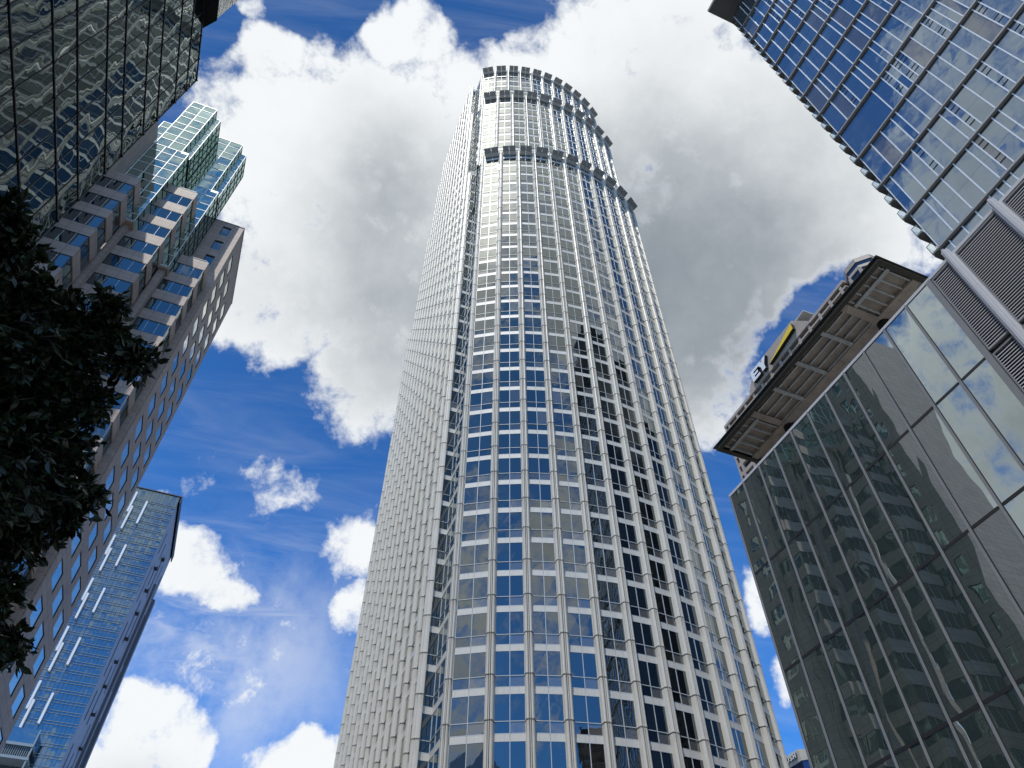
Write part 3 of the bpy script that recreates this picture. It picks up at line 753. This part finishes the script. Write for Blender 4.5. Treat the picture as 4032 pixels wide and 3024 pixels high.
for x0, x1, y, z in ((-30.45, -27.0, 53.8, 113.4), (-26.2, -22.6, 58.08, 113.5)):
    m = MB(); m.box(x0 + .7, x1 - .2, y + .05, y + .1, z + .25, z + .31)
    for q in range(4): m.box(x0 + .8 + q * .72, x0 + .86 + q * .72, y + .05, y + .1, z - .03, z + .25)
    m.box(x1 - .2, x1 - .14, y + .05, y + 3, z + .25, z + .31); L2.put(m, 'roof_rail', M['gmull'])
m = MB(); m.box(-27.2, -26.0, 53.76, 58.2, 78.2, 78.6); m.box(-22.6, -21.5, 58.03, 62.6, 77.2, 77.6); L2.put(m, 'soffit', M['rosestone'])
m = MB(); m.box(-27, -26.1, 53.74, 54.6, 97.2, 97.75); m.box(-22.6, -21.65, 58.02, 58.9, 97.2, 97.75); L2.put(m, 'parapet', M['gmull'])
# stone wing on the far left, mostly behind the mirror building
m = MB(); hw = [(47.0 + 2.6 * c, 48.4 + 2.6 * c, 92.6 - FZ * k, 95.0 - FZ * k) for c in range(2) for k in range(20)]
wall_with_holes(45.5, 53.75, 0, 99.0, hw, lambda a, b, c, d: m.face([(-30.66, a, c), (-30.66, b, c), (-30.66, b, d), (-30.66, a, d)]))
m.face([(-42, 45.5, 0), (-30.66, 45.5, 0), (-30.66, 45.5, 99), (-42, 45.5, 99)]); m.face([(-42, 45.5, 99), (-30.66, 45.5, 99), (-30.66, 53.7, 99), (-42, 53.7, 99)])
L2.put(m, 'wing_wall', M['rosestone'], fix=False)
m = MB(); m.face([(-30.8, 45.6, 0), (-30.8, 53.7, 0), (-30.8, 53.7, 98.8), (-30.8, 45.6, 98.8)]); L2.put(m, 'wing_glass', M['gglass'], fix=False)

# ------------------------------------------------------------------ 8. far blue glass tower (lower left)
ks = 2.6744
S = Local('blue_glass_tower', 'slender far blue glass tower with white fins rising behind the granite building', 'tower', 158.4, -52, 267.4)
def zS(z): return 1.6 + (z - 1.6) * ks
Y0 = 267.4; xr = -16.27 * ks; xl = -23.2 * ks; xm = -20.33 * ks
top = zS(76.6)
f1 = 3.305
k = 0
while True:
    z1 = top - f1 * k - (0 if k == 0 else 3.); z0 = top - f1 * (k + 1) - 3.
    if z0 < 40: break
    m = MB(); n = 14
    for c in range(n):
        u0 = xl + (xr - xl) * c / n; u1 = xl + (xr - xl) * (c + 1) / n
        m.face([(u0, Y0, z0), (u1, Y0, z0), (u1, Y0, z1 - .9), (u0, Y0, z1 - .9)], 0)
        m.face([(u0, Y0, z1 - .9), (u1, Y0, z1 - .9), (u1, Y0, z1), (u0, Y0, z1)], 0)
        m.box(u0 - .04, u0 + .04, Y0 - .06, Y0 - .002, z0, z1, 2)
    for zz in (z0 + .1, z0 + .95): m.box(xl, xr, Y0 - .22, Y0 - .003, zz - .06, zz + .06, 1)
    S.put(m, 'storey_glazing', [M['sglass'], M['sband'], M['dmull']], fix=False); k += 1
m = MB(); m.box(xm - .9, xm + .2, Y0 - .12, Y0 - .004, 40, top - 2, 0); S.put(m, 'recess_strip', M['sglass'])
for a, b in ((74.23, 70.09), (66.18, 62.61), (58.97, 55.29), (51.57, 47.92), (44.29, 40.64)):
    m = MB(); m.box(xm - .35, xm + .35, Y0 - 1.2, Y0 - .13, zS(b), zS(a)); S.put(m, 'white_fin', M['white'])
for a, b in ((75.5, 68.7), (67.4, 61.4), (60.07, 54.04), (52.8, 46.8), (45.5, 39.4)):
    mid = a - (a - b) * .47
    m = MB(); m.box(-22.24 * ks - .4, -22.24 * ks + .3, Y0 - 1.2, Y0 - .05, zS(mid) - 1.5, zS(a)); m.box(-21.95 * ks - .35, -21.95 * ks + .35, Y0 - 1.2, Y0 - .05, zS(b), zS(mid) + 1.5); S.put(m, 'white_fin', M['white'])
m = MB(); m.box(xl - .3, xr - .02, Y0 + .03, 311, 0, top - .2); S.put(m, 'core', M['blackin'])
m = MB(); m.face([(xr + .02, Y0, 0), (xr + .02, 311, 0), (xr + .02, 311, top - 3), (xr + .02, Y0, top - 3)]); S.put(m, 'side_wall', M['sside'], fix=False)
rs = random.Random(3)
m = MB()
for c in range(5):
    y = Y0 + 6 + c * 8.; z = top - 14
    while z > 60:
        h = rs.uniform(6, 22); m = MB(); m.box(xr + .03, xr + .12, y, y + rs.choice((.8, 1.4)), z - h, z); z -= h + rs.uniform(3, 12)
        S.put(m, 'slot_window', M['dmull'])
for j in range(16):
    z = top - 18 - j * 9.5; y = Y0 + rs.uniform(5, 20)
    m = MB(); m.box(xr + .05, xr + 1.3, y, y + 2.4, z, z + .25); m.box(xr + 1.2, xr + 1.3, y, y + 2.4, z + .25, z + 1.2); S.put(m, 'balcony', M['dmull'])
m = MB(); m.box(xr - .1, xr + 1.2, 308, 311.2, 0, top - 24); m.box(xr - .1, xr + 1.0, 296, 297, 0, top - 24); S.put(m, 'edge_rib', M['srib'])
m = MB(); m.box(xl - .2, xr + .9, Y0 - .4, 311, top, top + .4); m.box(xr + .6, xr + .9, Y0 - .4, 311, top - 3, top); S.put(m, 'roof_frame', M['dmull'])
m = MB(); m.face([(xr + .5, Y0, top - 3), (xr + .5, 311, top - 3), (xr + .5, 311, top), (xr + .5, Y0, top)]); S.put(m, 'crown_glass', M['sglass'], fix=False)
bx0, bx1 = -22.9 * ks, -19.45 * ks
m = MB(); m.box(bx0, bx1, Y0 - 6, Y0, zS(37.6), zS(39.2), 0); m.box(bx0, bx1 + .4, Y0 - 6.3, Y0, zS(37.3), zS(37.6), 1); m.box(bx0, bx1, Y0 - 5, Y0, zS(36.2), zS(37.3), 2)
for q in range(16): m.box(bx0 + .3 + q * .58, bx0 + .5 + q * .58, Y0 - 5.9, Y0 - 5.1, zS(36.3), zS(37.25), 1)
m.box(bx0, bx1 + .6, Y0 - 6.3, Y0, zS(35.9), zS(36.2), 1); m.box(bx1, bx1 + .4, Y0 - 6.2, Y0 - 5.8, 60, zS(39.2), 1); S.put(m, 'plant_box', [M['sglass'], M['sband'], M['blackin']])

# ------------------------------------------------------------------ 9. street tree, left
tree = thing('street_tree', 'dark leafy street tree in shade at the left edge of the picture', 'tree', (-6.0, 3.2, 0))
def tree_local(p): return Vector(p) - Vector((-6.0, 3.2, 0))
blobs = [  # centre (world), radius, leaf count
    ((-3.66, 2.46, 6.38), 0.09, 949), ((-3.63, 2.68, 6.28), 0.06, 757), ((-3.62, 3.00, 6.09), 0.19, 1698), ((-3.42, 3.19, 6.11), 0.12, 1170), ((-3.27, 3.29, 6.16), 0.05, 713), ((-3.16, 3.37, 6.18), 0.04, 631), ((-3.04, 3.59, 6.09), 0.04, 556), ((-3.38, 3.48, 5.92), 0.16, 1486), ((-3.28, 3.74, 5.79), 0.04, 671), ((-3.56, 3.60, 5.68), 0.28, 2656), ((-3.43, 3.91, 5.50), 0.11, 1112), ((-3.28, 4.21, 5.31), 0.05, 713), ((-3.45, 4.20, 5.16), 0.11, 1112), ((-3.64, 3.91, 5.31), 0.24, 2210), ((-3.62, 4.25, 4.94), 0.11, 1056), ((-3.37, 4.31, 5.11), 0.04, 488), ((-3.66, 4.44, 4.62), 0.04, 631), ((-3.57, 4.69, 4.33), 0.04, 556), ((-3.89, 3.08, 5.80), 0.55, 6639), ((-3.93, 3.76, 5.17), 0.64, 8243), ((-3.90, 4.36, 4.43), 0.31, 2896), ((-3.89, 2.59, 6.11), 0.22, 2004), ((-3.16, 3.18, 6.31), 0.04, 350), ((-2.97, 3.58, 6.14), 0.04, 328)]
rl = random.Random(11)
lf = MB(); tw = MB()
def leaf(p, d, L):
    d = d.normalized(); s = d.cross(Vector((rl.uniform(-1, 1), rl.uniform(-1, 1), rl.uniform(-1, 1)))).normalized(); n = d.cross(s)
    w = L * rl.uniform(.19, .27); f = n * (L * rl.uniform(.02, .10)); b = n * (-L * rl.uniform(0, .18))
    P = [p, p + d * L * .3 + s * w * .85 + f, p + d * L * .62 + s * w * .85 + f + b * .4, p + d * L + b, p + d * L * .62 - s * w * .85 + f + b * .4, p + d * L * .3 - s * w * .85 + f, p + d * L * .55 + b * .3]
    i = len(lf.v); lf.v += [tuple(q) for q in P]
    for q in ((0, 1, 6), (1, 2, 6), (2, 3, 6), (3, 4, 6), (4, 5, 6), (5, 0, 6)): lf.f.append(tuple(i + k for k in q)); lf.m.append(0)
for c, r, n in blobs:
    c = tree_local(c)
    nt = max(6, n // 12)
    for k in range(nt):
        u = Vector((rl.gauss(0, 1), rl.gauss(0, 1), rl.gauss(0, 1))).normalized() * r * (rl.random() ** .42) * rl.choice((1, 1, 1, 1.25))
        p = c + u; d = (u.normalized() + Vector((.35, .15, -.25)) + Vector((rl.gauss(0, .5), rl.gauss(0, .5), rl.gauss(0, .5)))).normalized()
        tl = rl.uniform(.09, .18)
        tw.bar(p - d * tl * .8, p + d * tl, Vector((d.y, -d.x, .3)), .006, -.003, .003)
        for q in range(12):
            tt = rl.uniform(-.6, 1.05); pp = p + d * tl * tt
            dd = d * rl.uniform(.3, 1.) + Vector((rl.gauss(0, .55), rl.gauss(0, .55), rl.gauss(-.15, .5)))
            leaf(pp, dd, rl.choice((.045, .06, .075, .085, .1)) * rl.uniform(.85, 1.15))
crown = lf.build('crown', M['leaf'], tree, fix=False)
tw.build('twigs', M['bark'], crown)
tr = MB()
def limb(pts, rad, mb):
    rings = []
    for i, p in enumerate(pts):
        p = Vector(p); a = Vector(pts[max(i - 1, 0)]); b = Vector(pts[min(i + 1, len(pts) - 1)]); d = (b - a).normalized()
        u = d.orthogonal().normalized(); v = d.cross(u); rings.append([p + (u * math.cos(k * math.pi / 5) + v * math.sin(k * math.pi / 5)) * rad[i] for k in range(10)])
    mb.loft(rings)
limb([(0, 0, -.05), (.05, .02, 1.4), (.0, .05, 2.9), (.12, .0, 4.6), (.1, .1, 6.4)], [.24, .18, .16, .13, .07], tr)
tr.build('trunk', M['bark'], tree)
for pts, rad in (([(0, .05, 3.8), (.9, .2, 4.6), (1.9, .4, 5.2), (2.5, .7, 5.4)], [.10, .07, .045, .02]), ([(.1, 0, 4.6), (.8, .1, 5.6), (1.6, .3, 6.3), (2.2, .5, 6.5)], [.09, .06, .04, .02]),
                 ([(.1, .1, 5.3), (.3, -.1, 6.3), (1.0, -.2, 7.0)], [.08, .05, .02]), ([(0, .05, 3.7), (-.9, .2, 4.9), (-1.1, .3, 6.2)], [.1, .06, .03]), ([(1.2, .25, 4.8), (1.9, .6, 4.4), (2.5, .85, 4.1)], [.05, .03, .015])):
    m = MB(); limb(pts, rad, m); m.build('branch', M['bark'], tree)

# ------------------------------------------------------------------ sky, sun
SUN_AZ, SUN_EL = 200., 66.
w = bpy.data.worlds.new('World'); scn.world = w; w.use_nodes = True
t = NT(w.node_tree); t.n.clear()
out = t.new('ShaderNodeOutputWorld'); bg = t.new('ShaderNodeBackground'); bg.inputs['Strength'].default_value = .1
sky = t.new('ShaderNodeTexSky', sky_type='NISHITA'); sky.sun_disc = False
sky.sun_elevation = R(SUN_EL); sky.sun_rotation = R(SUN_AZ); sky.altitude = 100; sky.air_density = 1.0; sky.dust_density = .35; sky.ozone_density = 2.2
blue0 = t.vmath('MULTIPLY', sky.outputs[0], (.42, 1.12, 1.90))
dr = t.new('ShaderNodeTexCoord').outputs['Generated']
blue = t.vmath('SCALE', blue0, scale=t.smooth(t.sep(dr)[2], .35, 1., 1.12, .58))
# a map of the sky on the plane tangent to the celestial sphere at azimuth 0, elevation 49.5 degrees
EL0 = R(49.53)
F = (0., math.cos(EL0), math.sin(EL0)); U = (0., -math.sin(EL0), math.cos(EL0))
df = t.vmath('DOT_PRODUCT', dr, F); du = t.vmath('DOT_PRODUCT', dr, (1., 0., 0.)); dv = t.vmath('DOT_PRODUCT', dr, U)
dfm = t.math('MAXIMUM', df, .15)
su = t.math('DIVIDE', du, dfm); sv = t.math('DIVIDE', dv, dfm)
front = t.smooth(df, .5, .66)
warp = t.noise(dr, 3.2, 6, .6); warp2 = t.noise(t.vmath('ADD', dr, (7.3, 2.1, 4.4)), 3.2, 6, .6)
suw = t.math('ADD', su, t.math('MULTIPLY', t.math('SUBTRACT', warp, .5), .16)); svw = t.math('ADD', sv, t.math('MULTIPLY', t.math('SUBTRACT', warp2, .5), .16))
def blob(cx, cy, rx, ry, amp=1., soft=(.35, 1.3), wv=True):
    """cx.. in picture-free tangent units scaled by 1000: (right, up)"""
    a = t.math('DIVIDE', t.math('SUBTRACT', suw if wv else su, cx / 1000.), rx / 1000.); b = t.math('DIVIDE', t.math('SUBTRACT', svw if wv else sv, cy / 1000.), ry / 1000.)
    r = t.math('SQRT', t.math('ADD', t.math('MULTIPLY', a, a), t.math('MULTIPLY', b, b)))
    return t.smooth(r, soft[0], soft[1], amp, 0.)
def D(x, y, rx, ry): return ((x * 1.8228 - 2016) / 2.86, -(y * 1.8228 - 1512) / 2.86, rx * .6373, ry * .6373)
def umax(lst):
    o = lst[0]
    for q in lst[1:]: o = t.math('MAXIMUM', o, q)
    return o
cl = [blob(*D(780, 330, 480, 300), 1.1), blob(*D(1250, 270, 560, 280), 1.1), blob(*D(1640, 380, 470, 360), 1.15), blob(*D(1250, 640, 560, 390), 1.2), blob(*D(790, 590, 200, 230), 1.2), blob(*D(1450, 640, 250, 220), 1.2), blob(*D(640, 600, 270, 220)), blob(*D(830, 810, 190, 160)), blob(*D(1430, 820, 240, 240)),
      blob(*D(1930, 470, 230, 130), .85), blob(*D(1660, 640, 80, 110)), blob(*D(330, 1600, 160, 150)), blob(*D(260, 1650, 160, 90)), blob(*D(650, 1625, 130, 95)), blob(*D(400, 1215, 120, 100)), blob(*D(480, 1275, 110, 60), .9),
      blob(*D(600, 1060, 110, 75), .66), blob(*D(760, 1165, 110, 110), .78), blob(*D(770, 1320, 75, 85), .8), blob(*D(1632, 1300, 55, 85), .85), blob(*D(1690, 1480, 60, 70), .72), blob(*D(520, 1110, 160, 160), .44), blob(*D(430, 1390, 330, 190), .47),
      blob(*D(590, 140, 120, 110), .9), blob(*D(330, 1060, 70, 25), .75), blob(*D(1420, 60, 330, 170)), blob(*D(890, 50, 120, 120)), blob(*D(560, 30, 70, 50), .6), blob(*D(330, 1510, 110, 60), .9), blob(*D(420, 1600, 60, 80), .9), blob(*D(480, 640, 160, 130))]
ho = [blob(*D(1755, 660, 90, 95), .62), blob(*D(1680, 800, 70, 110), .5), blob(*D(468, 75, 62, 80), .8), blob(*D(740, 0, 110, 60), .62), blob(*D(1060, -5, 100, 60), .8), blob(*D(1860, 580, 60, 45), .34), blob(*D(640, 40, 60, 60), .3)]
fm = umax(cl)
for q in ho: fm = t.math('SUBTRACT', fm, q)
def dirv(az, el): return (math.sin(R(az)) * math.cos(R(el)), math.cos(R(az)) * math.cos(R(el)), math.sin(R(el)))
def cap(az, el, r0, r1, amp):
    """a round patch of sky about a compass direction, fading between two angular radii"""
    return t.smooth(t.vmath('DOT_PRODUCT', dr, dirv(az, el)), math.cos(R(r1)), math.cos(R(r0)), 0., amp)
gen = t.math('ADD', .12, t.math('MULTIPLY', t.noise(t.vmath('ADD', dr, (3.1, 5.2, 1.7)), 1.6, 2, .5), .62))
back = umax([gen, cap(170, 75, 22, 34, .84), cap(166, 33, 6, 16, .54), cap(140, 46, 12, 30, .6), cap(287, 40, 24, 42, .80), cap(205, 24, 8, 26, .60), cap(85, 55, 20, 42, .70)])
back = t.math('SUBTRACT', back, cap(176, 50, 4, 13, .5))
n1 = t.noise(dr, 6.0, 14, .62, 2.1, .1); n2 = t.noise(t.vmath('ADD', dr, (2., 1., 5.)), 23., 11, .62, 2.1, .12)
mm = t.math('ADD', t.math('MULTIPLY', fm, front), t.math('MULTIPLY', back, t.math('SUBTRACT', 1., front)))
den = t.math('ADD', mm, t.math('ADD', t.math('MULTIPLY', t.math('SUBTRACT', n1, .5), .95), t.math('MULTIPLY', t.math('SUBTRACT', n2, .5), 1.5)))
cir = t.noise(t.xyz(t.math('MULTIPLY', su, 2.2), t.math('ADD', t.math('MULTIPLY', sv, 13.), t.math('MULTIPLY', su, 2.)), 0.), 1.5, 9, .62, 2., .8)
mask = t.smooth(den, .34, .86)
thin = t.math('MULTIPLY', t.smooth(cir, .35, .85), t.math('MULTIPLY', front, t.math('ADD', blob(*D(480, 1370, 380, 270), .55, (.1, 1.3), False), .12)))
haze = t.math('MULTIPLY', t.math('MULTIPLY', front, blob(*D(450, 1420, 420, 330), .58, (.0, 1.3), False)), t.smooth(n1, .3, .65))
mask = t.math('MAXIMUM', mask, t.math('MAXIMUM', thin, haze))
gr = [blob(*D(850, 480, 230, 390), .66, (.0, 1.3)), blob(*D(1600, 480, 440, 420), .66, (.0, 1.35)), blob(*D(1250, 270, 260, 180), .25, (.0, 1.3)), blob(*D(1350, 620, 400, 420), .55, (.0, 1.3)), blob(*D(880, 720, 260, 220), .52, (.0, 1.35)), blob(*D(1250, 700, 460, 360), .62, (.0, 1.3)), blob(*D(1480, 800, 280, 240), .52, (.0, 1.3)), blob(*D(620, 600, 190, 190), .40, (.0, 1.3)), blob(*D(1160, 350, 200, 160), .34, (.0, 1.3)), blob(*D(300, 1650, 150, 70), .25, (.0, 1.3))]
gm = gr[0]
for q in gr[1:]: gm = t.math('SUBTRACT', t.math('ADD', gm, q), t.math('MULTIPLY', gm, q))
gm = t.math('ADD', t.math('MULTIPLY', gm, t.math('MULTIPLY', front, .84)), t.math('MULTIPLY', t.math('SUBTRACT', 1., front), .42))
gm = t.math('SUBTRACT', gm, cap(SUN_AZ, SUN_EL, 4, 22, .5))
n3 = t.noise(t.vmath('ADD', dr, (1.5, 9., 2.)), 3.8, 10, .54, 2., .1)
thick = t.smooth(den, .45, 1.05)
sh = t.math('SUBTRACT', .985, t.math('MULTIPLY', t.math('MULTIPLY', gm, .86), t.math('ADD', .38, t.math('MULTIPLY', thick, .62))))
sh = t.math('ADD', sh, t.math('ADD', t.math('MULTIPLY', t.math('SUBTRACT', n3, .5), .66), t.math('MULTIPLY', t.math('SUBTRACT', n2, .5), .20)))
sh = t.math('MINIMUM', t.math('MAXIMUM', sh, .22), 1.03)
cc = t.mix(t.smooth(sh, .18, 1.02), (2.7, 3.1, 3.5), (9.2, 9.5, 9.7))
fin = t.mix(mask, blue, cc)
# thin bright cloud glowing about the sun
fin = t.vmath('ADD', fin, t.vmath('SCALE', (1., .96, .9), scale=cap(SUN_AZ, SUN_EL, 1.5, 9, 22.)))
t.l.new(fin, bg.inputs['Color']); t.l.new(bg.outputs[0], out.inputs[0])

sd = bpy.data.lights.new('sun', 'SUN'); sd.energy = 3.7; sd.angle = R(.53); sd.color = (1., .955, .88)
so = bpy.data.objects.new('sun', sd); C.objects.link(so)
az, el = R(SUN_AZ), R(SUN_EL)
to = Vector((math.sin(az) * math.cos(el), math.cos(az) * math.cos(el), math.sin(el)))
so.rotation_euler = (-to).to_track_quat('-Z', 'Y').to_euler(); so.location = (0, 0, 300)

# ------------------------------------------------------------------ camera
cd = bpy.data.cameras.new('camera'); cam = bpy.data.objects.new('camera', cd); C.objects.link(cam)
cd.sensor_width = 36.; cd.sensor_fit = 'HORIZONTAL'; cd.lens = 36. * 2860 / 4032; cd.clip_start = .1; cd.clip_end = 9000
f_, vx, vy = 2860., -11., -2440.
up = Vector((vx, vy, f_)).normalized()
fw = Vector((0, 0, 1)); yy = (fw - up * fw.dot(up)).normalized(); xx = yy.cross(up)
# world = rows(xx, yy, up) * camera(x right, y down, z forward)
Rm = Matrix((xx, yy, up))
Rb = Rm @ Matrix(((1, 0, 0), (0, -1, 0), (0, 0, -1)))
cam.matrix_world = Matrix.Translation((0, 0, 1.6)) @ Rb.to_4x4()
scn.camera = cam
scn.view_settings.view_transform = 'Standard'; scn.view_settings.look = 'None'; scn.view_settings.exposure = 0; scn.view_settings.gamma = 1
scn.render.engine = 'CYCLES'; scn.cycles.max_bounces = 8; scn.cycles.transparent_max_bounces = 12
